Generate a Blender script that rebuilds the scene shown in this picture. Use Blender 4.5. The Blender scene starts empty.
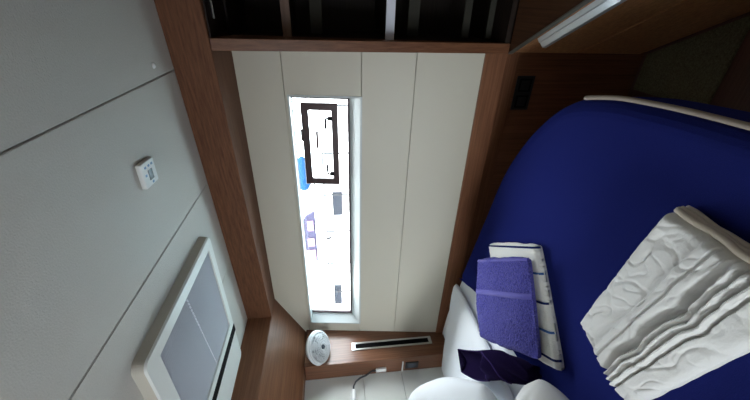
import bpy, bmesh, math, random
from mathutils import Vector, Matrix, noise
random.seed(7)
SC = bpy.context.scene
COL = SC.collection
PI = math.pi

# ------------------------------------------------------------------ materials
def new_mat(name):
    m = bpy.data.materials.new(name); m.use_nodes = True
    nt = m.node_tree; b = nt.nodes['Principled BSDF']
    return m, nt, b

def plain(name, col, rough=.5, metal=0, bump=0, scale=60, spec=.5, var=0.0, sheen=0, coat=0, sheen_tint=None):
    m, nt, b = new_mat(name)
    b.inputs['Base Color'].default_value = (*col, 1)
    b.inputs['Roughness'].default_value = rough
    b.inputs['Metallic'].default_value = metal
    b.inputs['Specular IOR Level'].default_value = spec
    b.inputs['Sheen Weight'].default_value = sheen
    b.inputs['Coat Weight'].default_value = coat
    if sheen_tint: b.inputs['Sheen Tint'].default_value = (*sheen_tint, 1)
    tc = nt.nodes.new('ShaderNodeTexCoord')
    n = nt.nodes.new('ShaderNodeTexNoise'); n.inputs['Scale'].default_value = scale; n.inputs['Detail'].default_value = 4
    nt.links.new(tc.outputs['Object'], n.inputs['Vector'])
    if bump:
        bp = nt.nodes.new('ShaderNodeBump'); bp.inputs['Strength'].default_value = bump; bp.inputs['Distance'].default_value = .004
        nt.links.new(n.outputs['Fac'], bp.inputs['Height']); nt.links.new(bp.outputs['Normal'], b.inputs['Normal'])
    if var:
        r = nt.nodes.new('ShaderNodeValToRGB')
        r.color_ramp.elements[0].position = .3; r.color_ramp.elements[1].position = .7
        r.color_ramp.elements[0].color = (*[c*(1-var) for c in col], 1); r.color_ramp.elements[1].color = (*[min(1, c*(1+var)) for c in col], 1)
        nt.links.new(n.outputs['Fac'], r.inputs['Fac']); nt.links.new(r.outputs['Color'], b.inputs['Base Color'])
    return m

def wood(name, dark, light, axis, rough=.4, spec=.5, coat=0.0):
    """veneer whose grain runs along one world axis"""
    m, nt, b = new_mat(name)
    tc = nt.nodes.new('ShaderNodeTexCoord'); mp = nt.nodes.new('ShaderNodeMapping')
    s = [90, 90, 90]; s['xyz'.index(axis)] = 2.2
    mp.inputs['Scale'].default_value = s
    n = nt.nodes.new('ShaderNodeTexNoise'); n.inputs['Scale'].default_value = 1.4; n.inputs['Detail'].default_value = 6; n.inputs['Roughness'].default_value = .65
    r = nt.nodes.new('ShaderNodeValToRGB')
    r.color_ramp.elements[0].position = .30; r.color_ramp.elements[1].position = .72
    r.color_ramp.elements[0].color = (*dark, 1); r.color_ramp.elements[1].color = (*light, 1)
    nt.links.new(tc.outputs['Object'], mp.inputs['Vector']); nt.links.new(mp.outputs['Vector'], n.inputs['Vector'])
    nt.links.new(n.outputs['Fac'], r.inputs['Fac']); nt.links.new(r.outputs['Color'], b.inputs['Base Color'])
    bp = nt.nodes.new('ShaderNodeBump'); bp.inputs['Strength'].default_value = .12; bp.inputs['Distance'].default_value = .001
    nt.links.new(n.outputs['Fac'], bp.inputs['Height']); nt.links.new(bp.outputs['Normal'], b.inputs['Normal'])
    b.inputs['Roughness'].default_value = rough; b.inputs['Specular IOR Level'].default_value = spec*.7
    b.inputs['Coat Weight'].default_value = coat; b.inputs['Coat Roughness'].default_value = .25
    return m

WD, WL_ = (.108, .040, .018), (.230, .099, .050)
M = {}
M['woodx'] = wood('wood_veneer_x', WD, WL_, 'x', rough=.42)
M['woody'] = wood('wood_veneer_y', WD, WL_, 'y', rough=.42)
M['woodz'] = wood('wood_veneer_z', WD, WL_, 'z', rough=.42)
M['woodsatinx'] = wood('wood_satin_beam', tuple(c*.8 for c in WD), tuple(c*.8 for c in WL_), 'x', rough=.6, spec=.3)
M['woodtrim'] = wood('wood_trim_light', tuple(c*1.3 for c in WD), tuple(c*1.3 for c in WL_), 'x', rough=.45)
M['woodsatin'] = wood('wood_satin_lacquer', WD, WL_, 'z', rough=.30, coat=.5)
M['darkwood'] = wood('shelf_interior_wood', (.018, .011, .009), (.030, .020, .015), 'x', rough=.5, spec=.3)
M['midwood'] = wood('locker_wood', (.30, .13, .055), (.60, .30, .14), 'y', rough=.35)
M['worktop'] = wood('worktop_wood', (.055, .024, .012), (.12, .055, .028), 'y', rough=.5, spec=.3)
M['cream'] = plain('cream_wall_panel', (.60, .565, .47), rough=.45, bump=.05, scale=400)
M['ceil'] = plain('ceiling_vinyl', (.57, .545, .50), rough=.6, bump=.35, scale=260, var=.04)
M['wallseam'] = plain('wall_seam', (.46, .43, .36), rough=.8)
M['seam'] = plain('seam_shadow_gap', (.16, .15, .13), rough=.8)
M['white'] = plain('white_plastic', (.78, .79, .78), rough=.35)
M['whiteframe'] = plain('window_frame_white', (.56, .60, .60), rough=.35)
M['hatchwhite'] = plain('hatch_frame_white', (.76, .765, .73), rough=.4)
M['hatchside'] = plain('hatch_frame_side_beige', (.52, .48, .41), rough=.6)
M['pale'] = plain('pale_blue_switch_ink', (.20, .36, .55), rough=.5)
M['screen'] = plain('grey_display', (.09, .10, .12), rough=.2)
M['gasket'] = plain('dark_gasket', (.035, .012, .02), rough=.5)
M['portframe'] = plain('portlight_frame', (.045, .016, .016), rough=.35)
M['black'] = plain('black_plastic', (.004, .004, .005), rough=.7, spec=.1)
M['blacksat'] = plain('black_socket', (.012, .013, .016), rough=.35)
M['chrome'] = plain('brushed_metal', (.62, .62, .62), rough=.28, metal=1)
M['alu'] = plain('aluminium_handle', (.82, .88, .96), rough=.32, metal=.75)  # silver metal, bluish window reflection put into the colour
M['aluedge'] = plain('aluminium_edge_trim', (.22, .22, .20), rough=.45, metal=.6)
M['shelflip'] = plain('shelf_edge_window_reflection', (.80, .82, .93), rough=.3)  # window reflection on the shelf edge, put into the base colour
M['shelfwood'] = wood('shelf_edge_wood', (.17, .11, .085), (.28, .185, .145), 'x', rough=.5, spec=.2)
M['rail'] = plain('dark_grey_rail', (.040, .038, .030), rough=.7, spec=.2)
M['mattress'] = plain('white_mattress_sheet', (.84, .87, .92), rough=.85, bump=.15, scale=120, sheen=.2)
M['pillow'] = plain('white_cotton_pillow', (.80, .83, .87), rough=.85, bump=.12, scale=150, sheen=.2)
M['linen'] = plain('white_linen', (.74, .735, .72), rough=.85, bump=.25, scale=220, sheen=.15)
M['navy'] = plain('navy_cover', (.0120, .0165, .115), rough=1, bump=.4, scale=500, spec=.0, sheen=.12, sheen_tint=(.15, .2, 1), var=.12)
M['purple'] = plain('purple_terry', (.060, .056, .28), rough=1, bump=1.0, scale=260, spec=.0, sheen=.35, sheen_tint=(.6, .6, 1), var=.45)
M['purpleband'] = plain('purple_dobby_band', (.085, .075, .34), rough=.8, bump=.2, scale=300, spec=.2, sheen=.3, sheen_tint=(.6, .6, 1))
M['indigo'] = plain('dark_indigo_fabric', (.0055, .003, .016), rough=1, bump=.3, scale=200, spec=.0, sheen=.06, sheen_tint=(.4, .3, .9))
M['towel'] = plain('cream_terry', (.78, .77, .72), rough=.95, bump=.7, scale=300, spec=.1, sheen=.2)
M['stripe'] = plain('blue_stripe', (.012, .022, .10), rough=1, spec=.0)
M['stripe2'] = plain('light_blue_stripe', (.05, .13, .33), rough=.9, spec=0)
M['piping'] = plain('beige_piping', (.27, .22, .18), rough=.7)
M['carpet'] = plain('olive_carpet', (.14, .125, .075), rough=1, bump=1, scale=180, spec=.1, var=.35)
M['floor'] = wood('floor_boards', (.07, .03, .022), (.13, .058, .04), 'x', rough=.35)
M['cable'] = plain('black_cable', (.03, .033, .04), rough=.35)
M['blind'] = plain('grey_pleated_blind', (.55, .55, .60), rough=.7)
M['pinhole_light'] = plain('white_pinhole_light', (.92, .93, .98), rough=.4)
M['headwall'] = plain('head_wall_daylit_cream', (.72, .73, .69), rough=.4, bump=.05, scale=400)  # cream panel colour made lighter and cooler for the daylight it catches
M['shell'] = plain('grey_fan_shell', (.42, .44, .46), rough=.3)
M['beige'] = plain('sheet_edge_warm_light', (.66, .58, .48), rough=.9, bump=.2, scale=200)
M['indigorim'] = plain('indigo_rim_highlight', (.035, .022, .085), rough=1, spec=0)  # highlight along rim and fold painted as lighter purple
M['clear'] = plain('pale_fan_plastic', (.80, .82, .84), rough=.18)
M['hull'] = plain('neighbour_gelcoat', (.85, .85, .83), rough=.25)
M['tint'] = plain('neighbour_tinted_window', (.021, .023, .028), rough=1, spec=0)
M['violet'] = plain('neighbour_violet_window', (.034, .032, .052), rough=1, spec=0)
M['pink'] = plain('neighbour_pink_curtain', (.15, .095, .13), rough=1, spec=0)
M['bluefender'] = plain('blue_fender', (.010, .035, .085), rough=1, spec=0)
M['steel'] = plain('dull_steel', (.030, .030, .032), rough=1, spec=0)
M['water'] = plain('harbour_water', (.16, .22, .24), rough=.12, bump=.6, scale=3)

def glass_mat():
    m = bpy.data.materials.new('window_glass'); m.use_nodes = True; nt = m.node_tree
    for n in list(nt.nodes): nt.nodes.remove(n)
    o = nt.nodes.new('ShaderNodeOutputMaterial'); mx = nt.nodes.new('ShaderNodeMixShader')
    t = nt.nodes.new('ShaderNodeBsdfTransparent'); t.inputs['Color'].default_value = (.95, .97, .97, 1)
    g = nt.nodes.new('ShaderNodeBsdfGlossy'); g.inputs['Roughness'].default_value = .02
    mx.inputs['Fac'].default_value = .05
    nt.links.new(t.outputs[0], mx.inputs[1]); nt.links.new(g.outputs[0], mx.inputs[2]); nt.links.new(mx.outputs[0], o.inputs['Surface'])
    return m
M['glass'] = glass_mat()

# blind: fine pleats running fore and aft
def pleat(m):
    nt = m.node_tree; b = nt.nodes['Principled BSDF']
    tc = nt.nodes.new('ShaderNodeTexCoord'); w = nt.nodes.new('ShaderNodeTexWave'); w.wave_type = 'BANDS'; w.bands_direction = 'X'
    w.inputs['Scale'].default_value = 26; w.inputs['Distortion'].default_value = 0
    bp = nt.nodes.new('ShaderNodeBump'); bp.inputs['Strength'].default_value = .7; bp.inputs['Distance'].default_value = .004
    nt.links.new(tc.outputs['Object'], w.inputs['Vector']); nt.links.new(w.outputs['Fac'], bp.inputs['Height']); nt.links.new(bp.outputs['Normal'], b.inputs['Normal'])
pleat(M['blind'])

# ------------------------------------------------------------------ object helpers
def tag(o, label, cat, group=None):
    o['label'] = label; o['category'] = cat
    if group: o['group'] = group
    return o
def thing(name, label, cat, loc, group=None):
    o = bpy.data.objects.new(name, None); o.empty_display_size = .05; COL.objects.link(o); o.location = loc
    return tag(o, label, cat, group)
def origin_of(o):
    v = Vector((0, 0, 0))
    while o: v = v + o.location; o = o.parent
    return v
def link(name, bm, mat, parent=None, loc=None, smooth=False, kind=None, label=None, mats=None, auto=None):
    """all bmeshes are in world coordinates; the origin is moved to loc / the parent's origin"""
    o0 = origin_of(parent) if parent else Vector(loc or (0, 0, 0))
    bmesh.ops.recalc_face_normals(bm, faces=bm.faces)
    bmesh.ops.translate(bm, verts=bm.verts, vec=-o0)
    me = bpy.data.meshes.new(name); bm.to_mesh(me); bm.free()
    for mm in (mats or [mat]): me.materials.append(mm)
    if smooth:
        for p in me.polygons: p.use_smooth = True
    o = bpy.data.objects.new(name, me); COL.objects.link(o)
    if parent: o.parent = parent
    else: o.location = o0
    if auto:
        md = o.modifiers.new('bev', 'BEVEL'); md.width = auto; md.segments = 3; md.limit_method = 'ANGLE'; md.angle_limit = .6
    if kind: o['kind'] = kind
    if label: o['label'] = label
    return o

def add_box(bm, p0, p1, mi=0, xf=None):
    x0, y0, z0 = p0; x1, y1, z1 = p1
    vs = [bm.verts.new(xf(Vector(c)) if xf else c) for c in
          ((x0,y0,z0),(x1,y0,z0),(x1,y1,z0),(x0,y1,z0),(x0,y0,z1),(x1,y0,z1),(x1,y1,z1),(x0,y1,z1))]
    for f in ((0,3,2,1),(4,5,6,7),(0,1,5,4),(1,2,6,5),(2,3,7,6),(3,0,4,7)):
        fc = bm.faces.new([vs[i] for i in f]); fc.material_index = mi
    return vs
def box(p0, p1, xf=None, bev=0, seg=2):
    bm = bmesh.new(); add_box(bm, p0, p1, 0, xf)
    if bev: bmesh.ops.bevel(bm, geom=bm.edges[:], offset=bev, segments=seg, affect='EDGES', profile=.5)
    return bm
def add_prism(bm, ring0, ring1, mi=0):
    a = [bm.verts.new(p) for p in ring0]; b = [bm.verts.new(p) for p in ring1]
    n = len(a)
    bm.faces.new(a[::-1]).material_index = mi; bm.faces.new(b).material_index = mi
    for i in range(n): bm.faces.new((a[i], a[(i+1) % n], b[(i+1) % n], b[i])).material_index = mi
def prism(r0, r1, bev=0):
    bm = bmesh.new(); add_prism(bm, r0, r1)
    if bev: bmesh.ops.bevel(bm, geom=bm.edges[:], offset=bev, segments=2, affect='EDGES', profile=.5)
    return bm
def frame_from(d):
    d = d.normalized(); up = Vector((0, 0, 1)) if abs(d.z) < .9 else Vector((0, 1, 0))
    s = d.cross(up).normalized(); return s, s.cross(d).normalized()
def add_tube(bm, pts, r, seg=12, cap=True, closed=False):
    pts = [Vector(p) for p in pts]; rings = []; n = len(pts)
    rr = r if hasattr(r, '__len__') else [r]*n
    s = None
    for i, p in enumerate(pts):
        if closed: d = pts[(i+1) % n] - pts[i-1]
        else: d = pts[min(i+1, n-1)] - pts[max(i-1, 0)]
        d.normalize()
        if s is None: s, t = frame_from(d)
        else:
            s = (s - d*s.dot(d)).normalized(); t = s.cross(d).normalized()
        rings.append([bm.verts.new(p + (s*math.cos(a) + t*math.sin(a))*rr[i]) for a in [2*PI*k/seg for k in range(seg)]])
    m = n if closed else n-1
    for i in range(m):
        A, B = rings[i], rings[(i+1) % n]
        for k in range(seg): bm.faces.new((A[k], A[(k+1) % seg], B[(k+1) % seg], B[k]))
    if cap and not closed: bm.faces.new(rings[0][::-1]); bm.faces.new(rings[-1])
def tube(pts, r, seg=12): 
    bm = bmesh.new(); add_tube(bm, pts, r, seg); return bm
def lathe(prof, seg=40, axis=Vector((0,0,1)), c=Vector((0,0,0))):
    """prof: (radius, height) along axis"""
    bm = bmesh.new(); s, t = frame_from(axis); ax = axis.normalized(); rings = []
    for r, h in prof:
        if r < 1e-6: rings.append([bm.verts.new(c + ax*h)])
        else: rings.append([bm.verts.new(c + ax*h + (s*math.cos(a)+t*math.sin(a))*r) for a in [2*PI*k/seg for k in range(seg)]])
    for A, B in zip(rings, rings[1:]):
        if len(A) == 1 and len(B) == 1: continue
        for k in range(seg):
            k2 = (k+1) % seg
            if len(A) == 1: bm.faces.new((A[0], B[k], B[k2]))
            elif len(B) == 1: bm.faces.new((A[k], A[k2], B[0]))
            else: bm.faces.new((A[k], A[k2], B[k2], B[k]))
    return bm
def rect_ring(x0, x1, z0, z1, wx0, wx1, wz0, wz1, y0, y1, xf=None):
    """rectangular frame: outer rect minus inner rect, between y0 and y1"""
    bm = bmesh.new()
    def v(x, y, z): return bm.verts.new(xf(Vector((x,y,z))) if xf else (x,y,z))
    O = [[v(x,y,z) for x, z in ((x0,z0),(x1,z0),(x1,z1),(x0,z1))] for y in (y0, y1)]
    I = [[v(x,y,z) for x, z in ((wx0,wz0),(wx1,wz0),(wx1,wz1),(wx0,wz1))] for y in (y0, y1)]
    for k in range(4):
        j = (k+1) % 4
        bm.faces.new((O[0][k], O[0][j], I[0][j], I[0][k])); bm.faces.new((O[1][k], I[1][k], I[1][j], O[1][j]))
        bm.faces.new((O[0][k], O[1][k], O[1][j], O[0][j])); bm.faces.new((I[0][k], I[0][j], I[1][j], I[1][k]))
    return bm

# hull side leans outward towards the top
CZ = 1.40
def lean(v): return Vector((v.x, 1.55 + .124*(v.z - CZ) + v.y, v.z))

# ------------------------------------------------------------------ setting: ceiling
bm = bmesh.new()
xs = [-2.20, -1.646, -1.176, -.706, -.236, .234, .704, 1.30]
for a, b in zip(xs, xs[1:]):
    t = bmesh.new(); add_box(t, (a+.0013, -1.62, 1.94), (b-.0013, 1.72, 1.965))
    bmesh.ops.bevel(t, geom=t.edges[:], offset=.0018, segments=2, affect='EDGES')
    me = bpy.data.meshes.new('t'); t.to_mesh(me); t.free(); bm.from_mesh(me); bpy.data.meshes.remove(me)
for f in bm.faces: f.material_index = 0
add_box(bm, (-2.20, -1.66, 1.960), (1.36, 2.02, 2.04), 1)
link('ceiling', bm, None, loc=(0, 0, 1.94), kind='structure', mats=[M['ceil'], M['seam']])

# hull wall: cream boards with fine horizontal seams and the window opening
WX0, WX1, WZ0, WZ1 = -1.875, -.383, 1.262, 1.585
bm = bmesh.new()
def wall_board(x0, x1, z0, z1):
    t = bmesh.new(); add_box(t, (x0, 0, z0+.0010), (x1, .05, z1-.0010), 0, lean)
    bmesh.ops.bevel(t, geom=t.edges[:], offset=.0009, segments=1, affect='EDGES')
    me = bpy.data.meshes.new('t'); t.to_mesh(me); t.free(); bm.from_mesh(me); bpy.data.meshes.remove(me)
wall_board(-2.15, -.17, .70, 1.03); wall_board(-2.15, -.17, 1.03, 1.262)
wall_board(-2.15, -.17, 1.600, 1.93)
wall_board(-2.15, WX0, 1.262, 1.600); wall_board(WX1, -.17, 1.262, 1.600)
t = bmesh.new(); add_box(t, (WX0, 0, 1.585), (WX1, .05, 1.5995), 0, lean); me = bpy.data.meshes.new('t'); t.to_mesh(me); t.free(); bm.from_mesh(me)
for f in bm.faces: f.material_index = 0
# backing behind the boards (seams read dark)
for (x0, x1, z0, z1) in ((-2.15, -.17, .62, WZ0), (-2.15, -.17, WZ1+.012, 1.97), (-2.15, WX0, WZ0, WZ1+.012), (WX1, -.17, WZ0, WZ1+.012)):
    add_box(bm, (x0, .045, z0), (x1, .075, z1), 1, lean)
link('wall_hull', bm, None, loc=(-1.1, 1.55, .75), kind='structure', mats=[M['cream'], M['wallseam']])

# window: splayed white reveal, dark gasket, glass, opening portlight
win = bpy.data.objects.new('window_1', None); COL.objects.link(win); win.location = (-1.13, 1.56, 1.42); win['kind'] = 'structure'
GX0, GX1, GZ0, GZ1 = -1.838, -.403, 1.312, 1.577
bm = bmesh.new()
def lv(x, y, z): return bm.verts.new(lean(Vector((x, y, z))))
R = [[lv(x, y, z) for x, z in rc] for y, rc in (
    (-.004, ((WX0-.004, WZ0-.004), (WX1+.004, WZ0-.004), (WX1+.004, WZ1+.004), (WX0-.004, WZ1+.004))),
    (-.004, ((WX0+.004, WZ0+.004), (WX1-.004, WZ0+.004), (WX1-.004, WZ1-.003), (WX0+.004, WZ1-.003))),
    (.060, ((GX0, GZ0), (GX1, GZ0), (GX1, GZ1), (GX0, GZ1))),
    (.080, ((GX0, GZ0), (GX1, GZ0), (GX1, GZ1), (GX0, GZ1))),
    (.080, ((WX0-.004, WZ0-.004), (WX1+.004, WZ0-.004), (WX1+.004, WZ1+.004), (WX0-.004, WZ1+.004))))]
for i in range(5):
    A, B = R[i], R[(i+1) % 5]
    for k in range(4): bm.faces.new((A[k], A[(k+1) % 4], B[(k+1) % 4], B[k]))
link('window_frame', bm, M['whiteframe'], win, label='white splayed window frame')
link('gasket', rect_ring(GX0-.001, GX1+.001, GZ0-.001, GZ1+.001, GX0+.011, GX1-.004, GZ0+.009, GZ1-.002, .053, .064, lean), M['gasket'], win, label='thin dark gasket')
link('pane', box((GX0, .062, GZ0), (GX1, .068, GZ1), lean), M['glass'], win)
# portlight
pf = link('portlight_frame', rect_ring(-.848, -.424, 1.367, 1.540, -.815, -.458, 1.398, 1.505, .038, .061, lean), M['portframe'], win, auto=.004, label='dark brown framed opening portlight')
for x in (-.492, -.780):
    bm = bmesh.new(); add_box(bm, (x-.008, .022, 1.395), (x+.008, .040, 1.415), 0, lean)
    sgn = -1 if x > -.6 else 1
    add_tube(bm, [lean(Vector((x, .026, 1.413))), lean(Vector((x, .026, 1.424))), lean(Vector((x + sgn*.022, .028, 1.427))), lean(Vector((x + sgn*.050, .030, 1.427)))], .0052, 8)
    bmesh.ops.recalc_face_normals(bm, faces=bm.faces)
    link('latch', bm, M['black'], pf, label='black lever latch')
link('stay_bar', box((-.650, .044, 1.464), (-.560, .050, 1.476), lean, .001), M['portframe'], pf)
link('hinge', box((-.61, .034, 1.533), (-.55, .042, 1.547), lean, .002), M['portframe'], pf)

# trims
def yv(x): return 1.316 - .083*x
yv2 = lambda x: 1.316 - .083*x
link('trim_1', prism([(-1.98, yv(-1.98), 1.80), (-1.98, yv(-1.98), 1.94), (-1.98, 1.68, 1.94), (-1.98, 1.605, 1.80)],
                     [(1.25, yv(1.25), 1.80), (1.25, yv(1.25), 1.94), (1.25, 1.68, 1.94), (1.25, 1.605, 1.80)], .003), M['woodsatinx'], loc=(-.4, 1.35, 1.8), kind='structure')
link('trim_2', prism([(-1.66, -1.60, 1.80), (-1.66, -1.60, 1.94), (-2.12, -1.60, 1.94), (-2.12, -1.60, 1.625), (-1.975, -1.60, 1.625)],
                     [(-1.66, 1.70, 1.80), (-1.66, 1.70, 1.94), (-2.12, 1.70, 1.94), (-2.12, 1.70, 1.625), (-1.975, 1.70, 1.625)], .003), M['woody'], loc=(-1.9, 0, 1.63), kind='structure')
link('trim_3', box((-1.955, 1.462, .650), (-.155, 1.53, .748), None, .002), M['woodtrim'], loc=(-1, 1.47, .65), kind='structure')
link('trim_4', box((-1.955, 1.474, .586), (-.155, 1.53, .649), None, .002), M['woodx'], loc=(-1, 1.47, .59), kind='structure')
link('trim_5', prism([(-.186, 1.462, .6505), (-.186, 1.50, .6505), (-.186, 1.64, 1.80), (-.172, 1.335, 1.80)],
                     [(-.147, 1.462, .6505), (-.147, 1.50, .6505), (-.147, 1.64, 1.80), (-.132, 1.335, 1.80)], .002), M['woodz'], loc=(-.16, 1.46, .65), kind='structure')
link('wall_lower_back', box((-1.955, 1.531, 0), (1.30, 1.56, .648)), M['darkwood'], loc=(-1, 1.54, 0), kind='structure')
link('wall_lower', box((-1.955, 1.478, .0), (-.150, 1.53, .585)), M['woodz'], loc=(-1, 1.48, 0), kind='structure')

# corner box (left end) and head wall
link('trim_6', prism([(-1.952, 1.302, 0), (-1.952, 1.70, 0), (-2.12, 1.70, 0), (-2.12, 1.302, 0)],
                     [(-1.952, 1.302, 1.622), (-1.952, 1.70, 1.622), (-2.12, 1.70, 1.622), (-2.12, 1.302, 1.622)], .003), M['woodsatin'], loc=(-1.95, 1.30, 0), kind='structure')
bm = bmesh.new()
for z0, z1 in ((0, .55), (.55, 1.012), (1.012, 1.262), (1.262, 1.66)):
    t = bmesh.new(); add_box(t, (-2.12, -1.60, z0+.0012), (-2.085, 1.301, z1-.0012))
    bmesh.ops.bevel(t, geom=t.edges[:], offset=.0012, segments=1, affect='EDGES')
    me = bpy.data.meshes.new('t'); t.to_mesh(me); t.free(); bm.from_mesh(me)
add_box(bm, (-2.16, -1.60, 0), (-2.115, 1.72, 2.0), 1)
link('wall_left', bm, None, loc=(-2.1, 0, 0), kind='structure', mats=[M['headwall'], M['wallseam']])
link('trim_7', box((-2.088, 1.2965, 1.001), (-1.990, 1.3025, 1.009), None, .001), M['white'], loc=(-2.0, 1.30, 1.0), kind='structure')

# far side of the cabin, behind the camera; unseen window added for fill
BY = -1.60
bm = bmesh.new()
for p0, p1 in (((-2.16, BY-.05, 0), (1.30, BY, 1.05)), ((-2.16, BY-.05, 1.62), (1.30, BY, 2.0)), ((-2.16, BY-.05, 1.05), (-2.05, BY, 1.62)), ((-.55, BY-.05, 1.05), (1.30, BY, 1.62))):
    add_box(bm, p0, p1)
link('wall_back', bm, M['cream'], loc=(0, BY, 0), kind='structure')
w2 = bpy.data.objects.new('added_fill_window', None); COL.objects.link(w2); w2.location = (-1.2, BY, 1.3); w2['kind'] = 'structure'
link('window_frame', rect_ring(-2.07, -.53, 1.03, 1.64, -2.03, -.57, 1.07, 1.60, BY-.06, BY+.01), M['whiteframe'], w2)
link('pane', box((-2.04, BY-.035, 1.06), (-.56, BY-.030, 1.61)), M['glass'], w2)
link('wall_right', box((1.30, -1.65, 0), (1.35, 1.95, 2.0)), M['cream'], loc=(1.3, 0, 0), kind='structure')
link('floor', box((-2.16, -1.65, -.05), (1.35, 1.95, 0)), M['floor'], loc=(0, 0, 0), kind='structure')

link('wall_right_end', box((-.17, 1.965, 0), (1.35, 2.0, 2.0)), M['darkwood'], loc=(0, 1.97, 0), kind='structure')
link('ceiling_edge', box((-2.2, 1.60, 1.945), (1.35, 2.0, 2.0)), M['ceil'], loc=(0, 1.7, 1.95), kind='structure') if False else None
# ------------------------------------------------------------------ ceiling fittings
link_o = link('press_stud', lathe([(0, -.006), (.006, -.0055), (.0085, -.003), (.009, 0), (0, 0)], 20, Vector((0,0,1)), Vector((-.198, 1.194, 1.9402))), M['white'], loc=(-.198, 1.194, 1.94), smooth=True)
tag(link_o, 'small round white stud on the ceiling panel near the wooden beam', 'stud')

th = thing('ceiling_switch', 'square white control switch with a small grey display on the ceiling', 'switch', (-.452, .958, 1.94))
rot = Matrix.Rotation(math.radians(3), 4, 'Z')
def tx(v): return Vector((-.452, .958, 0)) + rot @ v
link('housing', box((-.037, -.038, 1.925), (.037, .038, 1.9405), tx, .004), M['white'], th)
link('display', box((-.020, -.010, 1.9240), (.010, .014, 1.9255), tx, .0004), M['screen'], th, label='grey display')
for x, y in ((.022, -.018), (.022, .002), (.022, .020), (-.028, .004), (0, -.023)):
    link('button', box((x-.003, y-.0045, 1.9242), (x+.003, y+.0045, 1.9254), tx), M['pale'], th, label='pale blue button')

# ceiling hatch surround with blind
HX0, HX1, HY0, HY1 = -1.60, -.838, .600, 1.180
h = thing('ceiling_hatch', 'white framed ceiling hatch with grey pleated blind drawn across', 'hatch', (-1.2, .89, 1.94))
def rounded_rect(x0, x1, y0, y1, r, n=6):
    out = []
    for cx, cy, a0 in ((x1-r, y1-r, 0), (x0+r, y1-r, 90), (x0+r, y0+r, 180), (x1-r, y0+r, 270)):
        for k in range(n+1):
            a = math.radians(a0 + 90*k/n); out.append((cx + r*math.cos(a), cy + r*math.sin(a)))
    return out
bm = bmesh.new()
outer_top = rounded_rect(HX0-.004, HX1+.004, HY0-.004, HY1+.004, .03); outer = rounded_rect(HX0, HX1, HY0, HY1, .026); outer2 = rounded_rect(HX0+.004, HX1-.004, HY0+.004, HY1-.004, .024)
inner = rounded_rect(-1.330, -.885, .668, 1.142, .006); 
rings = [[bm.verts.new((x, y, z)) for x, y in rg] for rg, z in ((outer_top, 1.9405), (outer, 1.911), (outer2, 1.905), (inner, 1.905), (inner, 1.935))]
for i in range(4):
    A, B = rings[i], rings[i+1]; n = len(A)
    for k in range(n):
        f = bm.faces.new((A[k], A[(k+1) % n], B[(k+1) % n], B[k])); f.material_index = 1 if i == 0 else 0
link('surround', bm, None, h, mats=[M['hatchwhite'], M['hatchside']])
bm = bmesh.new()
n = 74; x0, x1 = -1.332, -.883
for i in range(n):
    xa = x0 + (x1-x0)*i/n; xm = xa + (x1-x0)/n/2; xb = xa + (x1-x0)/n
    a = [bm.verts.new((x, y, z)) for x, z in ((xa, 1.914), (xm, 1.9115), (xb, 1.914)) for y in (.666, 1.144)]
    bm.faces.new((a[0], a[1], a[3], a[2])); bm.faces.new((a[2], a[3], a[5], a[4]))
bmesh.ops.remove_doubles(bm, verts=bm.verts, dist=1e-5)
bl = link('blind', bm, M['blind'], h, label='grey pleated blind')
# bright dashes: daylight through the blind's pinholes, built as white tubes
bm = bmesh.new()
for i in range(24):
    t0 = i/24; xa = -.90 - .42*t0; xb = xa - (.42/24)*(.55 + .45*t0); ya = .890 + .048*t0
    add_tube(bm, [(xa, ya, 1.9105), (xb, ya + .002, 1.9105)], .0030*(1 - .55*t0), 6)
link('pinhole_light_dashes', bm, M['pinhole_light'], bl, label='white dashes standing in for daylight through pinholes')
link('pull_slot', box((-1.412, .625, 1.9035), (-1.368, 1.178, 1.9065)), M['black'], h, label='long black slot')

# ------------------------------------------------------------------ fan on the corner box
fc = Vector((-1.872, 1.374, 1.535))
view = (Vector((0, 0, 1.40)) - fc).normalized()
fan_ax = (view*.62 + Vector((0, 0, -1))*.74 + Vector((0,.05,0))).normalized()
fan = thing('cabin_fan', 'small round white cabin fan with ringed guard on the wooden corner box', 'fan', (-1.95, 1.40, 1.50))
s, t_ = frame_from(fan_ax)
def ring_pts(r, h, n=40): return [fc + fan_ax*h + (s*math.cos(2*PI*k/n) + t_*math.sin(2*PI*k/n))*r for k in range(n)]
bm = bmesh.new()
for r, hh in ((.088, .022), (.076, .032), (.063, .038), (.050, .041), (.037, .042), (.024, .042)): add_tube(bm, ring_pts(r, hh), .0022, 6, closed=True)
for k in range(24):
    a = 2*PI*k/24; d = s*math.cos(a) + t_*math.sin(a)
    add_tube(bm, [fc + fan_ax*.022 + d*.088, fc + fan_ax*.034 + d*.072, fc + fan_ax*.041 + d*.05, fc + fan_ax*.042 + d*.018], .0014, 5)
link('front_guard', bm, M['clear'], fan, smooth=True)
bm = bmesh.new(); add_tube(bm, ring_pts(.094, 0), .008, 10, closed=True); add_tube(bm, ring_pts(.092, .014), .006, 10, closed=True)
link('rim', bm, M['clear'], fan, smooth=True)
link('hub', lathe([(0, .046), (.010, .046), (.013, .043), (.013, .036), (0, .036)], 24, fan_ax, fc), M['screen'], fan, smooth=False, label='dark grey hub')
bm = bmesh.new()
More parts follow.
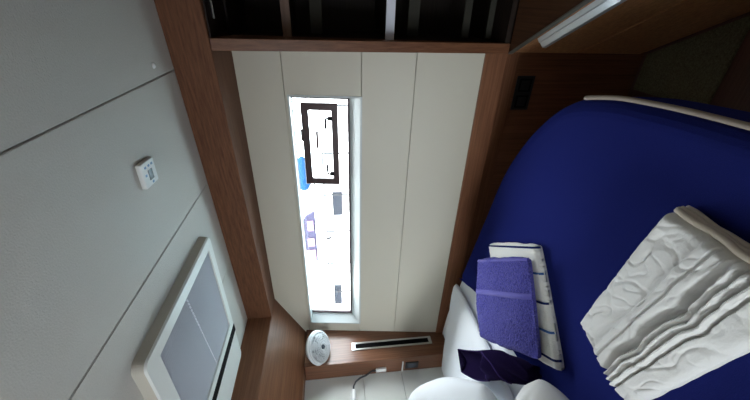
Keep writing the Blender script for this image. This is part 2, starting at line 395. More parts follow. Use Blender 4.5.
for k in range(5):
    a0 = 2*PI*k/5; prev = None
    for i in range(7):
        a = a0 + .75*i/6
        d = s*math.cos(a) + t_*math.sin(a); tw = (i/6 - .5)*.022
        cur = (bm.verts.new(fc + d*.016 + fan_ax*(.018 + tw*.6)), bm.verts.new(fc + d*.058 + fan_ax*(.018 + tw)), bm.verts.new(fc + d*(.074 + .006*math.sin(PI*i/6)) + fan_ax*(.018 + tw)))
        if prev:
            bm.faces.new((prev[0], prev[1], cur[1], cur[0])); bm.faces.new((prev[1], prev[2], cur[2], cur[1]))
        prev = cur
ob = link('blades', bm, M['clear'], fan, smooth=True); md = ob.modifiers.new('s', 'SOLIDIFY'); md.thickness = .002
link('back_shell', lathe([(.093, -.004), (.089, -.022), (.076, -.036), (.055, -.044), (.03, -.048), (.028, -.060), (0, -.062), (0, -.050), (.045, -.038), (.076, -.022), (.087, -.004), (.093, -.004)], 40, fan_ax, fc), M['shell'], fan, smooth=True)
foot = fc - s*0
base_p = Vector((-1.949, 1.332, 1.535))
bm = bmesh.new(); add_tube(bm, [fc - fan_ax*.055, fc - fan_ax*.06 + Vector((-.02, -.02, .01)), base_p + Vector((.03, 0, 0)), base_p + Vector((.0, 0, 0))], [.016, .015, .014, .016], 12)
link('bracket', bm, M['white'], fan, smooth=True)
link('base', lathe([(0, 0), (.030, 0), (.030, .008), (.024, .014), (0, .014)], 28, Vector((1, 0, 0)), Vector((-1.9515, 1.332, 1.535))), M['white'], fan)

# vent grille
g = thing('air_vent', 'long narrow black air vent in a metal frame on the wooden corner box', 'vent', (-1.951, 1.41, 1.06))
def vx(v): return Vector((-1.951 - v.y, 1.412 + v.x, v.z))
link('frame', rect_ring(-.028, .028, .795, 1.325, -.017, .017, .815, 1.300, -.004, .001, vx), M['chrome'], g, label='brushed metal frame')
link('slot', box((-.018, -.0015, .813), (.018, .0008, 1.302), vx), M['black'], g, label='black slot')
bm = bmesh.new()
for x in (-.009, 0, .009): add_box(bm, (x-.0012, -.003, .816), (x+.0012, -.0012, 1.299), 0, vx)
link('louvre', bm, M['black'], g)

# wall socket on the corner box and by the foot
def socket(name, label, c, u, w, h, nrm, depth=.006):
    """c centre, u unit vector along the width, nrm outward normal"""
    r = thing(name, label, 'socket', c); c = Vector(c); u = Vector(u); v = Vector((0, 0, 1)); nrm = Vector(nrm)
    X = lambda q: c + u*q.x + v*q.z + nrm*q.y
    link('plate', box((-w/2, 0, -h/2), (w/2, depth, h/2), X, .0015), M['blacksat'], r)
    return r, X
r, X = socket('wall_socket', 'small dark socket on the wooden edge above the headboard', (-2.030, 1.3012, .945), (1, 0, 0), .060, .085, (0, -1, 0))
link('insert', box((-.020, .005, -.028), (.020, .0075, .028), X, .001), M['screen'], r, label='grey insert')
r, X = socket('double_socket', 'black double power socket on the dark panel below the window trim', (-.352, 1.4775, .535), (1, 0, 0), .150, .082, (0, -1, 0))
for q in (-.036, .036):
    link('outlet', rect_ring(q-.028, q+.028, -.028, .028, q-.021, q+.021, -.021, .021, .0055, .009, X), M['black'], r)

# gooseneck reading light
rl = thing('reading_light', 'white reading light on a flexible black gooseneck beside the corner box', 'lamp', (-2.04, 1.30, 1.15))
link('base', box((-2.055, 1.284, 1.112), (-2.025, 1.3015, 1.180), None, .005), M['white'], rl, smooth=False)
link('gooseneck', tube([(-2.040, 1.290, 1.170), (-2.036, 1.288, 1.205), (-2.034, 1.262, 1.245), (-2.030, 1.246, 1.285), (-2.030, 1.226, 1.312), (-2.032, 1.202, 1.326), (-2.036, 1.178, 1.330)], .0055, 10), M['cable'], rl, smooth=True, label='black flexible gooseneck')
link('lamp_head', tube([(-2.036, 1.182, 1.330), (-2.037, 1.170, 1.331), (-2.040, 1.125, 1.333), (-2.041, 1.098, 1.333)], [.009, .015, .016, .015], 16), M['white'], rl, smooth=True, label='white cylindrical lamp head')

# ------------------------------------------------------------------ open shelving right of the wall
SX0, SX1, SZ0, SZ1 = -.154, 1.29, .662, 1.799
sh = thing('shelving_unit', 'dark open wooden shelving beside the cream wall with pale shelf edges', 'shelves', (.5, 1.6, .66))
def sy(z): return 1.55 + .124*(z - CZ)
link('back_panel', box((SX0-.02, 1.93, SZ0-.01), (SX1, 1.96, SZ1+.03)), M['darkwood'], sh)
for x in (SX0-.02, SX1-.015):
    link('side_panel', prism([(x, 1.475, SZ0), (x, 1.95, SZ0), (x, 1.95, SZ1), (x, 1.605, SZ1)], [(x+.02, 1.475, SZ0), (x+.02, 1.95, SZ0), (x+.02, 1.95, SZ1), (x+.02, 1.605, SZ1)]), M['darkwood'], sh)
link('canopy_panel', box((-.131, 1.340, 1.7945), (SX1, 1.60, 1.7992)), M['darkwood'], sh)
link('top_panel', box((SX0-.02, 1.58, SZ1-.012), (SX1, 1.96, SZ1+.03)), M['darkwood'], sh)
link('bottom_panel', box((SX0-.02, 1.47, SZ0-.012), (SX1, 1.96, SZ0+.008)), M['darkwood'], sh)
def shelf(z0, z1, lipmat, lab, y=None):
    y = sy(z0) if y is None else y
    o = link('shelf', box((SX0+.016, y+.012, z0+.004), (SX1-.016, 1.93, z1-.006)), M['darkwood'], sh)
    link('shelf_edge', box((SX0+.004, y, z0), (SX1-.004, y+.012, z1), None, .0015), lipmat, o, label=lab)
shelf(1.545, 1.580, M['shelfwood'], 'light wooden shelf edge')
shelf(1.130, 1.166, M['shelflip'], 'shelf edge with window reflection painted in blue-white')
for z0, z1, yy in ((1.420, 1.470, 1.63), (1.010, 1.058, 1.60), (.790, .822, 1.58), (.700, .725, 1.55)):
    link('fiddle_rail', box((SX0+.016, yy, z0), (SX1-.016, yy+.012, z1), None, .002), M['rail'], sh, label='dark grey rail')
link('light_strip', box((-.077, 1.409, 1.7895), (1.0, 1.414, 1.7955), None, .001), M['aluedge'], sh, label='thin metal strip')

# ------------------------------------------------------------------ diagonal locker right of the bed
P0 = Vector((-.184, 1.468, 0)); dv = Vector((.4418, -.8971, 0)); nv = Vector((-.8971, -.4418, 0))
def dx(v): return P0 + dv*v.x + nv*v.y + Vector((0, 0, v.z))   # x along face, y out of the face
lk = thing('locker', 'low brown wooden locker with angled front and long metal handle', 'cabinet', (.2, 1.0, 0))
def foot_poly(z, inset=0):
    a = dx(Vector((0, -inset, z))); b = dx(Vector((1.80, -inset, z)))
    return [a, b, Vector((1.295, b.y, z)), Vector((1.295, 1.468, z))]
link('body', prism(foot_poly(0, .012), foot_poly(.628, .012)), M['midwood'], lk)
link('worktop', prism([p for p in foot_poly(.628)], [p for p in foot_poly(.646)], .001), M['worktop'], lk)
link('edge_trim', box((.004, .0, .632), (1.78, .006, .650), dx, .001), M['aluedge'], lk, label='thin metal edge trim')
dr = link('drawer_front', box((.010, -.012, .340), (1.77, .001, .622), dx, .001), M['midwood'], lk)
link('drawer_front', box((.010, -.012, .040), (1.77, .001, .334), dx, .001), M['midwood'], lk)
bm = bmesh.new()
hp = [(.001, .617), (.016, .611), (.017, .607), (.034, .597), (.036, .584), (.030, .584), (.028, .592), (.001, .604)]
add_prism(bm, [dx(Vector((.160, a, b))) for a, b in hp], [dx(Vector((.62, a, b))) for a, b in hp])
link('handle', bm, M['alu'], dr, label='long metal profile handle with bluish window reflection in its colour')

cp = link('carpet_runner', box((-.330, 1.104, .0005), (.45, 1.452, .013), None, .003), M['carpet'], loc=(0, 1.28, 0))
# clip the runner against the angled locker
bmc = bmesh.new(); bmc.from_mesh(cp.data)
pco = dx(Vector((0, .004, 0))) - Vector((0, 1.28, 0))
res = bmesh.ops.bisect_plane(bmc, geom=bmc.verts[:]+bmc.edges[:]+bmc.faces[:], plane_co=pco, plane_no=-nv, clear_outer=True)
bmesh.ops.holes_fill(bmc, edges=bmc.edges[:]); bmc.to_mesh(cp.data); bmc.free()
tag(cp, 'olive grey carpet strip on the floor between bed and locker', 'carpet')

# ------------------------------------------------------------------ bed
bed = thing('double_bed', 'wide bed with a rounded mattress, navy blue cover and white sheet at the head end', 'bed', (-1.1, .4, 0))
def catmull(pts, n=8):
    out = []
    for i in range(len(pts)-1):
        p0 = Vector(pts[max(i-1, 0)]); p1 = Vector(pts[i]); p2 = Vector(pts[i+1]); p3 = Vector(pts[min(i+2, len(pts)-1)])
        for k in range(n):
            t = k/n
            out.append(.5*((2*p1) + (-p0+p2)*t + (2*p0-5*p1+4*p2-p3)*t*t + (-p0+3*p1-3*p2+p3)*t**3))
    out.append(Vector(pts[-1])); return out
MT = .718
far = catmull([(-2.03, 1.29, 0), (-1.93, 1.295, 0)], 2)
edge_far = catmull([(-1.94, 1.462, 0), (-1.70, 1.435, 0), (-1.365, 1.352, 0), (-.838, 1.222, 0), (-.60, 1.162, 0), (-.44, 1.085, 0), (-.32, .995, 0), (-.245, .90, 0), (-.205, .78, 0), (-.186, .66, 0), (-.172, .46, 0), (-.160, .0, 0), (-.16, -.50, 0), (-.20, -.62, 0), (-.32, -.70, 0), (-1.94, -.72, 0)], 6)
outline = [Vector((-2.075, -.72, 0)), Vector((-2.075, 1.29, 0)), Vector((-1.945, 1.292, 0))] + edge_far
def inset(poly, d):
    n = len(poly); out = []
    for i in range(n):
        a = (poly[i]-poly[i-1]); b = (poly[(i+1) % n]-poly[i])
        a = a.normalized() if a.length > 1e-6 else b.normalized(); b = b.normalized() if b.length > 1e-6 else a
        na = Vector((a.y, -a.x, 0)); nb = Vector((b.y, -b.x, 0)); m = (na+nb)
        m = m.normalized() if m.length > 1e-6 else na
        k = 1/max(.5, m.dot(na))
        out.append(poly[i] + m*d*k)
    return out
# outline runs clockwise seen from above: inward is to the right of travel
def slab(poly, z0, z1, r, steps=5, bottom_r=None):
    bm = bmesh.new(); rings = []
    prof = [(0, z0)] if not bottom_r else [(bottom_r*(1-math.sin(a)), z0 + bottom_r*(1-math.cos(a))) for a in [PI/2*k/3 for k in range(4)]]
    if bottom_r: prof = [(bottom_r, z0), (bottom_r*.3, z0+bottom_r*.3), (0, z0+bottom_r)]
    prof += [(r*(1-math.cos(a)), z1 - r*(1-math.sin(a))) for a in [PI/2*k/steps for k in range(steps+1)]]
    for ins, z in prof:
        rings.append([bm.verts.new((p.x, p.y, z)) for p in inset(poly, ins)])
    for A, B in zip(rings, rings[1:]):
        n = len(A)
        for k in range(n): bm.faces.new((A[k], A[(k+1) % n], B[(k+1) % n], B[k]))
    bm.faces.new(rings[0][::-1]); bm.faces.new(rings[-1])
    return bm
link('mattress', slab(outline, .56, MT, .045, 6, .02), M['mattress'], bed, smooth=False, label='white mattress')
base_poly = [Vector((-2.07, -.60, 0)), Vector((-2.07, 1.29, 0)), Vector((-1.945, 1.29, 0)), Vector((-1.93, 1.40, 0)), Vector((-1.36, 1.28, 0)), Vector((-.80, 1.13, 0)), Vector((-.50, 1.02, 0)), Vector((-.36, .86, 0)), Vector((-.335, .60, 0)), Vector((-.335, -.60, 0))]
link('bed_base', slab(base_poly, 0.0, .52, .004, 1), M['woodz'], bed, label='dark wooden bed base')
board_poly = inset(outline, .008)
link('bed_board', slab(board_poly, .52, .5605, .006, 2), M['woodx'], bed, label='wooden board under the mattress')

# navy cover laid over the foot end of the mattress, hanging over the rim
cov_far = [p for p in edge_far if p.x > -1.33]
seam_line = catmull([(-1.02, -.72, 0), (-1.10, -.2, 0), (-1.12, .35, 0), (-1.18, .80, 0), (-1.22, 1.09, 0), (-1.29, 1.25, 0), (-1.335, 1.345, 0)], 6)[:-1]
cov = seam_line + [Vector((-1.335, 1.346, 0))] + cov_far[:]
cov = [p for p in cov if not (p.x < -1.03 and p.y < -.5)]
bm = bmesh.new(); rings = []
r = .047
prof = [(-.006, .600), (-.007, .62), (-.007, MT-.045)] + [(-.007 + r*(1-math.cos(a)), MT + .006 - r*(1-math.sin(a))) for a in [PI/2*k/6 for k in range(7)]]
# outer strip follows the rim only; the seam side stays flat
rim = cov_far
n_r = len(rim)
def out_n(poly, i):
    a = poly[max(i-1, 0)]; b = poly[min(i+1, len(poly)-1)]; d = (b-a).normalized(); return Vector((d.y, -d.x, 0))
for ins, z in prof:
    rings.append([bm.verts.new((rim[i].x + out_n(rim, i).x*ins, rim[i].y + out_n(rim, i).y*ins, z + (.004*math.sin(i*.9) if z < .61 else 0))) for i in range(n_r)])
for A, B in zip(rings, rings[1:]):
    for k in range(n_r-1): bm.faces.new((A[k], A[k+1], B[k+1], B[k]))
top = rings[-1]
seam_v = [bm.verts.new((p.x, p.y, MT + .006)) for p in seam_line[6:]]
f = bm.faces.new(seam_v + top) if True else None
bmesh.ops.triangulate(bm, faces=[f])
cvr = link('cover', bm, M['navy'], bed, smooth=False, label='fitted navy blue cover')
md = cvr.modifiers.new('s', 'SOLIDIFY'); md.thickness = .004; md.offset = 0
# piping at the foot
pp = [p for p in edge_far if p.x > -.235 and p.y > -.5]
bm = bmesh.new()
pts = [Vector((p.x + .008, p.y, MT + .004 - (.012 if i == 0 else 0))) for i, p in enumerate(pp)]
add_tube(bm, pts, [.003, .006] + [.0058]*(len(pts)-2), 10)
link('piping', bm, M['piping'], cvr, smooth=True, label='thin beige piping')

# ------------------------------------------------------------------ soft goods
def soft_quad(c00, c10, c11, c01, z0, thick, nu=70, nv_=70, rnd=.025, amp=.004, freq=14, seed=0, hfun=None, e=2.6, zf=None, fine=0):
    """cloth slab over a 4-corner footprint (corners going round), rounded rim, noisy top"""
    c00, c10, c11, c01 = [Vector((*c, 0)) for c in (c00, c10, c11, c01)]
    bm = bmesh.new(); top = []; bot = []
    W = (c10-c00).length; H = (c01-c00).length
    for j in range(nv_+1):
        rt, rb = [], []
        for i in range(nu+1):
            u = i/nu; v = j/nv_
            # round the plan corners
            uu, vv = 2*u-1, 2*v-1
            k = 1 - .035*(abs(uu)**6)*(abs(vv)**6)*1.0
            U = .5 + uu*k/2; V = .5 + vv*k/2
            p = c00*(1-U)*(1-V) + c10*U*(1-V) + c11*U*V + c01*(1-U)*V
            du = min(u, 1-u)*W; dv_ = min(v, 1-v)*H
            d = min(du, dv_)
            ed = 1 if d >= rnd else math.sqrt(max(0, 1 - (1 - d/rnd)**2))
            nz = noise.noise(Vector((p.x*freq + seed, p.y*freq, seed*1.7)))
            hgt = thick*(.5 + .5*ed) + amp*nz*ed + (hfun(u, v)*ed if hfun else 0) + (fine*noise.noise(Vector((p.x*170, p.y*170, seed))) if fine else 0)
            jit = .003*noise.noise(Vector((p.x*20, p.y*20, seed+5)))
            zb = z0 if zf is None else zf(p.x, p.y)
            rt.append(bm.verts.new((p.x+jit, p.y+jit, zb + hgt)))
            rb.append(bm.verts.new((p.x+jit, p.y+jit, zb + thick*.5*(1-ed))))
        top.append(rt); bot.append(rb)
    for j in range(nv_):
        for i in range(nu):
            bm.faces.new((top[j][i], top[j][i+1], top[j+1][i+1], top[j+1][i]))
            bm.faces.new((bot[j][i], bot[j+1][i], bot[j+1][i+1], bot[j][i+1]))
    for j in range(nv_):
        for i in (0, nu): bm.faces.new((top[j][i], top[j+1][i], bot[j+1][i], bot[j][i]))
    for i in range(nu):
        for j in (0, nv_): bm.faces.new((top[j][i], top[j][i+1], bot[j][i+1], bot[j][i]))
    bmesh.ops.remove_doubles(bm, verts=bm.verts, dist=1e-5)
    return bm
CT = MT + .008   # top of the navy cover
# white striped towel (under)
tw = thing('striped_towel', 'folded white towel with thin blue stripes under the purple towel', 'towel', (-.93, .83, CT))
TC = [(-.885, 1.086), (-.672, .806), (-.948, .530), (-1.150, .81)]
bm = soft_quad(*TC, CT, .034, nu=110, nv_=110, rnd=.016, amp=.003, freq=10, seed=3, fine=.0012)
link('towel_body', bm, M['towel'], tw, smooth=True)
def stripe_strip(v, w=.007, zt=.0435, z_edge=.004):
    A, B, C, D = [Vector((*c, 0)) for c in TC]
    bm = bmesh.new(); prev = None
    a0 = A.lerp(D, v); b0 = B.lerp(C, v); along = (D-A).normalized()
    prof = [(.0005, .012), (.001, .019), (.003, .026), (.007, .031), (.013, .0335), (.022, .034)]
    L = (b0-a0).length; ax = (b0-a0).normalized()
    pts = [(s_, h) for s_, h in prof] + [(L*.5, .035)] + [(L-s_, h) for s_, h in prof[::-1]]
    for s_, h in pts:
        c = a0 + ax*s_; q = [bm.verts.new((c + along*k*w/2) + Vector((0, 0, CT + h + .0014))) for k in (-1, 1)]
        if prev: bm.faces.new((prev[0], q[0], q[1], prev[1]))
        prev = q
    return bm
for q_, v in enumerate((.035, .25, .485, .705, .91)):
    o = link('stripe', stripe_strip(v), M['stripe2' if q_ % 2 else 'stripe'], tw, label='thin light blue stripe' if q_ % 2 else 'thin dark blue stripe'); md = o.modifiers.new('s', 'SOLIDIFY'); md.thickness = .0015

# purple towel (on top)
pt = thing('purple_towel', 'folded purple terry towel lying on the striped white towel', 'towel', (-.95, .80, CT+.045))
PC = [(-.945, 1.058), (-.704, .783), (-.958, .584), (-1.250, .888)]
PZ = CT + .0375
def fold(u, v): return .008*math.sin(v*PI*.9) - .10*max(0, u-.38)**2.0 + .004*math.sin(u*7+v*3)
bm = soft_quad(*PC, PZ, .044, nu=170, nv_=170, rnd=.024, amp=.005, freq=9, seed=11, hfun=fold, fine=.0030)
link('towel_body', bm, M['purple'], pt, smooth=True)
def band(v0, hw, mat, nm, lab):
    A, B, C, D = [Vector((*c, 0)) for c in PC]
    bm = bmesh.new(); prev = None
    a0, b0 = A.lerp(D, v0), B.lerp(C, v0); L = (b0-a0).length; ax = (b0-a0).normalized(); al = (D-A).normalized(); H = (D-A).length; nn = 50
    for i in range(nn+1):
        s_ = L*(.008 + .984*i/nn); q = []
        for k in (-1, 0, 1):
            c = a0 + ax*s_ + al*k*hw; u = s_/L; v = v0 + k*hw/H
            d = min(s_, L-s_, v*H, (1-v)*H); ed = 1 if d >= .024 else math.sqrt(max(0, 1-(1-d/.024)**2))
            hgt = .044*(.5+.5*ed) + .005*noise.noise(Vector((c.x*9+11, c.y*9, 11*1.7)))*ed + fold(u, v)*ed
            q.append(bm.verts.new((c.x, c.y, PZ+hgt+.0016)))
        if prev:
            for k in range(2): bm.faces.new((prev[k], q[k], q[k+1], prev[k+1]))
        prev = q
    o = link(nm, bm, mat, pt, smooth=True, label=lab); md = o.modifiers.new('s', 'SOLIDIFY'); md.thickness = .0015
band(.40, .010, M['purpleband'], 'woven_band', 'flat woven band')
band(.030, .005, M['purpleband'], 'hem', 'stitched hem')
# overlay seam hem at the top edge
# folded linens
LC = [(-.332, .478), (-.722, .538), (-.775, .340), (-.345, .235)]
def ridged(x, c, w): return math.exp(-((x-c)/w)**2)
def smooth(a, b, x):
    t = min(1, max(0, (x-a)/(b-a))); return t*t*(3-2*t)
def linen_h(u, v):
    # u from the foot side to the head side, v from the hull side towards the middle of the bed
    wob = .030*noise.noise(Vector((u*4.5, 2.1, 0))) + .010*noise.noise(Vector((u*13, 7.7, 0)))
    h = 0
    h += .004*(smooth(.36, .375, v-wob*.4) - smooth(.43, .445, v-wob*.4))      # flat hem
    h += .005*smooth(.455, .47, v-wob*.5)
    mid = smooth(0, .25, u)*smooth(1.02, .80, u)
    h -= (.012 + .022*mid)*ridged(v, .575+wob*1.6, .022+.014*mid)
    h += .006*ridged(v, .625+wob*1.3, .012)
    h -= .012*ridged(v, .660+wob*1.5, .009)
    h += .005*ridged(v, .690+wob*1.2, .012)
    h -= .011*ridged(v, .725+wob*1.0, .008)
    h += .005*ridged(v, .755+wob, .012)
    h -= .014*ridged(v, .795+wob*.8, .010)
    h -= .050*max(0, v-.80)**1.2*2.0
    q = (u*1.6 + v*.6, v*3.2 - u*.8)
    wr = abs(noise.noise(Vector((q[0]*3.1, q[1]*1.6, 4.4)))); h -= .0035*max(0, .16-wr)/.16
    wr2 = abs(noise.noise(Vector((q[0]*7, q[1]*2.5, 9.4)))); h -= .0018*max(0, .2-wr2)/.2
    return h
bm = soft_quad(*LC, CT, .054, nu=230, nv_=230, rnd=.016, amp=.006, freq=6, seed=21, hfun=linen_h)
ls = thing('folded_sheets', 'pile of folded white bed sheets on the navy cover', 'bed linen', (-.56, .41, CT))
link('top_sheet', bm, M['linen'], ls, smooth=True)
# edges of the layers on the foot side, warm light put into their beige
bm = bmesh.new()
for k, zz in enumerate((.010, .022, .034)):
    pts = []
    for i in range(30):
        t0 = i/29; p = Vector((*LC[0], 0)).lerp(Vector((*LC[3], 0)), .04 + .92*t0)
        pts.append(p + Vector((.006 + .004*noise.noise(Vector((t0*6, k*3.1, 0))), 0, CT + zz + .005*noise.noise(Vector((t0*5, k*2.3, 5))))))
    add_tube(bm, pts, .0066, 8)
    link('folded_edge', bm, M['beige'], ls, smooth=True, label='folded edge tinted beige for warm light'); bm = bmesh.new()

def pillow(name, label, c, size, rotm, mat, seed, wr=.006, fr=9):
    sx, sy_, sz = size; bm = bmesh.new(); n = 70
    grid = {}
    for sgn in (1, -1):
        for j in range(n+1):
            for i in range(n+1):
                u = 2*i/n-1; v = 2*j/n-1
                m = (1-abs(u)**2.6)*(1-abs(v)**2.6); hgt = sgn*(max(0, m)**.42)
                px = u*(1 - .16*v*v*abs(u) + .02*math.sin(seed+3*v)); py = v*(1 - .16*u*u*abs(v) + .02*math.sin(seed+4*u))
                p = Vector((px*sx/2, py*sy_/2, hgt*sz/2))
                q = p*fr; w = wr*(noise.noise(q + Vector((seed, 0, 0))) + .7*abs(noise.noise(q*2.1 + Vector((0, seed, 0)))))
                p.z += w*(1 if sgn > 0 else .4)*(m**.3 if m > 0 else 0)
                grid[(sgn, i, j)] = bm.verts.new(Vector(c) + rotm @ p)
    for sgn in (1, -1):
        for j in range(n):
            for i in range(n):
                q = [grid[(sgn, i, j)], grid[(sgn, i+1, j)], grid[(sgn, i+1, j+1)], grid[(sgn, i, j+1)]]
                bm.faces.new(q if sgn > 0 else q[::-1])
    bmesh.ops.remove_doubles(bm, verts=bm.verts, dist=1e-5)
    o = link(name, bm, mat, loc=c, smooth=True); tag(o, label, 'pillow'); return o
RX = lambda a: Matrix.Rotation(math.radians(a), 3, 'X'); RY = lambda a: Matrix.Rotation(math.radians(a), 3, 'Y'); RZ = lambda a: Matrix.Rotation(math.radians(a), 3, 'Z')
pillow('pillow', 'plump white pillow against the headboard beside the dark rolled cloth', (-1.675, .690, .925), (.78, .50, .20), RZ(-29) @ RY(15), M['pillow'], 1.3, .010, 6)
pillow('pillow', 'wrinkled grey-white pillow at the bottom edge beside the striped towel', (-1.10, .268, .83), (.46, .54, .17), RZ(8), M['linen'], 5.9, .022, 11)
du = link('quilt', soft_quad((-1.345, 1.345), (-1.30, .10), (-2.06, .10), (-2.06, 1.287), MT+.001, .048, nu=90, nv_=90, rnd=.085, amp=.006, freq=4, seed=8), M['mattress'], loc=(-1.7, .7, MT), smooth=True)
tag(du, 'smooth white quilt at the head end under the pillow', 'quilt')

# dark rolled cloth with an open end
bm = bmesh.new()
ctr = catmull([(-1.51, .965, .816), (-1.33, .823, .816), (-1.17, .707, .808), (-1.09, .640, .790), (-1.045, .592, .772)], 8)
nseg = 28; rings = []
for i, p in enumerate(ctr):
    t0 = i/(len(ctr)-1); d = (ctr[min(i+1, len(ctr)-1)] - ctr[max(i-1, 0)]).normalized(); s_ = d.cross(Vector((0,0,1))).normalized(); u_ = s_.cross(d)
    w = .058*(1 - .55*t0**2.2)*(.86+.14*min(1, t0*5)); hh = .046*(1-.45*t0**2)*(.86+.14*min(1, t0*5))
    f_ = smooth(.42, .26, t0)
    ring = []
    for kk in range(nseg):
        a = 2*PI*kk/nseg; up = math.sin(a)*hh*(1+.16*math.sin(2*a+t0*11))
        if up > 0: up *= 1 - 1.75*f_*math.sin(a)**.5
        fold_ = .007*math.sin(5*a + t0*16)*(1-f_)
        ring.append(bm.verts.new(p + s_*math.cos(a)*w*(1+.10*math.sin(3*a+t0*9)) + u_*(up + fold_ + .006*f_)))
    rings.append(ring)
for Aa, Bb in zip(rings, rings[1:]):
    for k in range(nseg): bm.faces.new((Aa[k], Aa[(k+1) % nseg], Bb[(k+1) % nseg], Bb[k]))
bm.faces.new(rings[0][::-1]); bm.faces.new(rings[-1])
ni = int(len(ctr)*.36)
rim_pts = [rings[i_][0].co.copy() for i_ in range(ni, -1, -1)] + [rings[0][nseg//2].co.copy()] + [rings[i_][nseg//2].co.copy() for i_ in range(1, ni+1)]
rim_pts += [rings[ni][k_].co.copy() for k_ in range(nseg//2-1, 0, -1)]
fold_pts = [rings[min(len(rings)-1, ni + q_)][max(1, nseg//2 - 1 - q_)].co.copy() for q_ in range(0, 12)]
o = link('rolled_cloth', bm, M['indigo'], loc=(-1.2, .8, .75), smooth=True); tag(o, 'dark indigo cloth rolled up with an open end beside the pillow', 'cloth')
bm = bmesh.new(); add_tube(bm, rim_pts, .0030, 6, closed=True); link('hem', bm, M['indigorim'], o, smooth=True, label='rim highlight painted in lighter purple')
bm = bmesh.new(); add_tube(bm, fold_pts, .0028, 6); link('hem', bm, M['indigorim'], o, smooth=True, label='rim highlight painted in lighter purple')

# ------------------------------------------------------------------ outside: a neighbouring boat, quay
link('ground_water', box((-60, 2.2, -1.05), (60, 90, -1.0)), M['water'], loc=(0, 20, -1), kind='structure')
nb = thing('neighbour_boat', 'white motor yacht moored outside the window', 'boat', (-5, 8.5, -1))
bm = bmesh.new()
prof = [(7.25, -1.0), (6.95, .2), (6.9, 1.0), (7.0, 1.05), (10.5, 1.05), (10.6, -1.0)]
add_prism(bm, [(-14, y, z) for y, z in prof], [(3, y, z) for y, z in prof])
link('hull', bm, M['hull'], nb)
prof = [(7.15, 1.05), (7.12, 1.80), (7.3, 1.86), (9.8, 1.86), (9.9, 1.05)]
link('cabin', prism([(-12, y, z) for y, z in prof], [(-1.0, y, z) for y, z in prof]), M['hull'], nb)
for x0, x1, z0, z1 in ((-4.65, -3.97, 1.20, 1.44), (-7.75, -6.98, 1.28, 1.50)):
    f = link('side_window', rect_ring(x0-.03, x1+.03, z0-.03, z1+.03, x0, x1, z0, z1, 7.08, 7.14), M['hull'], nb)
    link('pane', box((x0, 7.10, z0), (x1, 7.12, z1)), M['tint'], f, label='tinted grey pane')
wf = link('windscreen', prism([(-6.02, 7.02, 1.88), (-4.47, 7.02, 1.88), (-4.62, 7.02, 2.12), (-4.95, 7.02, 2.26), (-6.02, 7.02, 2.26)], [(-6.02, 7.10, 1.88), (-4.47, 7.10, 1.88), (-4.62, 7.10, 2.12), (-4.95, 7.10, 2.26), (-6.02, 7.10, 2.26)]), M['violet'], nb, label='violet grey windscreen')
for x0, x1, z0, z1 in ((-5.02, -4.72, 1.93, 2.08), (-5.98, -5.62, 1.92, 2.16), (-5.50, -5.25, 1.93, 2.10)): link('curtain', box((x0, 6.995, z0), (x1, 7.015, z1)), M['pink'], wf, label='pale pink curtain')
link('flybridge', box((-7.6, 7.3, 2.02), (-4.6, 9.2, 2.7), None, .05), M['hull'], nb)
for i in range(7):
    x = -8.2 + i*1.05
    link('stanchion', tube([(x, 6.98, 1.04), (x, 6.98, 1.62)], .020, 8), M['steel'], nb)
link('hand_rail', tube([(-8.2, 6.98, 1.62), (-1.9, 6.98, 1.62)], .016, 8), M['steel'], nb)
fd = lathe([(0, -.42), (.06, -.40), (.17, -.26), (.21, -.06), (.21, .06), (.17, .26), (.05, .38), (0, .40)], 28, Vector((1, 0, 0)), Vector((-3.30, 6.75, 2.05)))
o = link('round_fender', fd, M['bluefender'], nb, smooth=True, label='blue fender')
link('fender_lanyard', tube([(-3.5, 6.8, 1.9), (-3.7, 6.9, 1.95), (-3.9, 6.9, 2.05), (-4.0, 6.95, 1.9), (-3.8, 6.95, 1.8), (-3.6, 6.95, 1.85)], .020, 6), M['cable'], nb, smooth=True)
link('deck_fitting', tube([(-5.25, 7.0, 1.50), (-5.25, 6.95, 1.62)], .03, 8), M['steel'], nb)

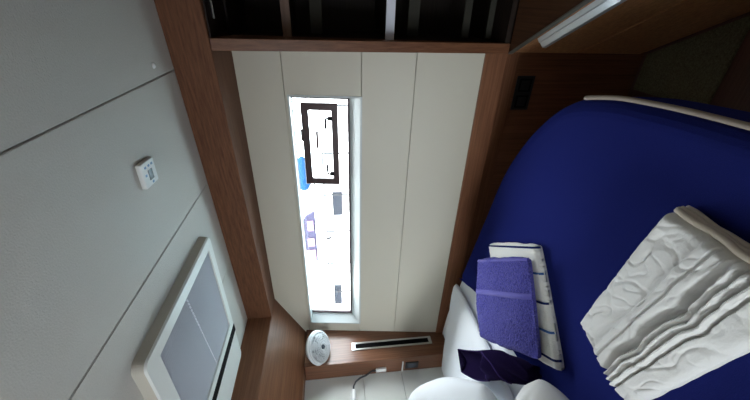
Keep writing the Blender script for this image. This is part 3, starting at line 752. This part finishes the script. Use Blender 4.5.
# ------------------------------------------------------------------ light: overcast bright daylight through the window and the added fill window
w = bpy.data.worlds.new('sky'); SC.world = w; w.use_nodes = True; nt = w.node_tree
bg = nt.nodes['Background']; tc = nt.nodes.new('ShaderNodeTexCoord'); sx_ = nt.nodes.new('ShaderNodeSeparateXYZ'); rp = nt.nodes.new('ShaderNodeValToRGB')
nt.links.new(tc.outputs['Generated'], sx_.inputs[0]); mr = nt.nodes.new('ShaderNodeMapRange'); mr.inputs[1].default_value = -1; mr.inputs[2].default_value = 1
nt.links.new(sx_.outputs['Z'], mr.inputs[0]); nt.links.new(mr.outputs[0], rp.inputs['Fac'])
rp.color_ramp.elements[0].position = .47; rp.color_ramp.elements[0].color = (.19, .198, .21, 1)
rp.color_ramp.elements[1].position = .95; rp.color_ramp.elements[1].color = (.93, .97, 1, 1)
e_ = rp.color_ramp.elements.new(.53); e_.color = (.30, .315, .33, 1)
e_ = rp.color_ramp.elements.new(.74); e_.color = (.34, .355, .37, 1)
nt.links.new(rp.outputs['Color'], bg.inputs['Color']); bg.inputs['Strength'].default_value = 56.0

def portal(name, loc, nrm, sx, sy_):
    l = bpy.data.lights.new(name, 'AREA'); l.shape = 'RECTANGLE'; l.size = sx; l.size_y = sy_; l.cycles.is_portal = True
    o = bpy.data.objects.new(name, l); COL.objects.link(o); o.location = loc
    o.rotation_euler = Vector(nrm).to_track_quat('-Z', 'Y').to_euler(); return o
portal('window_portal', (-1.13, 1.67, 1.44), (0, -1, -.0), 1.50, .34)
portal('window_portal', (-1.3, BY-.08, 1.335), (0, 1, 0), 1.5, .56)  # portal of the unseen window added for fill

# ------------------------------------------------------------------ camera
cam = bpy.data.cameras.new('camera'); cam.sensor_width = 36; cam.lens = 36*340/750; cam.clip_start = .02
co = bpy.data.objects.new('camera', cam); COL.objects.link(co); SC.camera = co
Rt = Vector((.0270, -.1227, -.9921)).normalized(); Fw = Vector((-.5100, .8510, -.1190)); Fw = (Fw - Rt*Fw.dot(Rt)).normalized(); Up = (-Fw).cross(Rt)
mw = Matrix((( Rt.x, Up.x, -Fw.x, 0), (Rt.y, Up.y, -Fw.y, 0), (Rt.z, Up.z, -Fw.z, CZ), (0, 0, 0, 1))); co.matrix_world = mw

vs = SC.view_settings; SC.display_settings.display_device = 'sRGB'; vs.view_transform = 'Standard'; vs.look = 'None'; vs.exposure = 0.0; vs.gamma = 1; vs.use_curve_mapping = False
SC.cycles.use_denoising = True; SC.cycles.max_bounces = 14; SC.cycles.diffuse_bounces = 8; SC.cycles.sample_clamp_indirect = 20
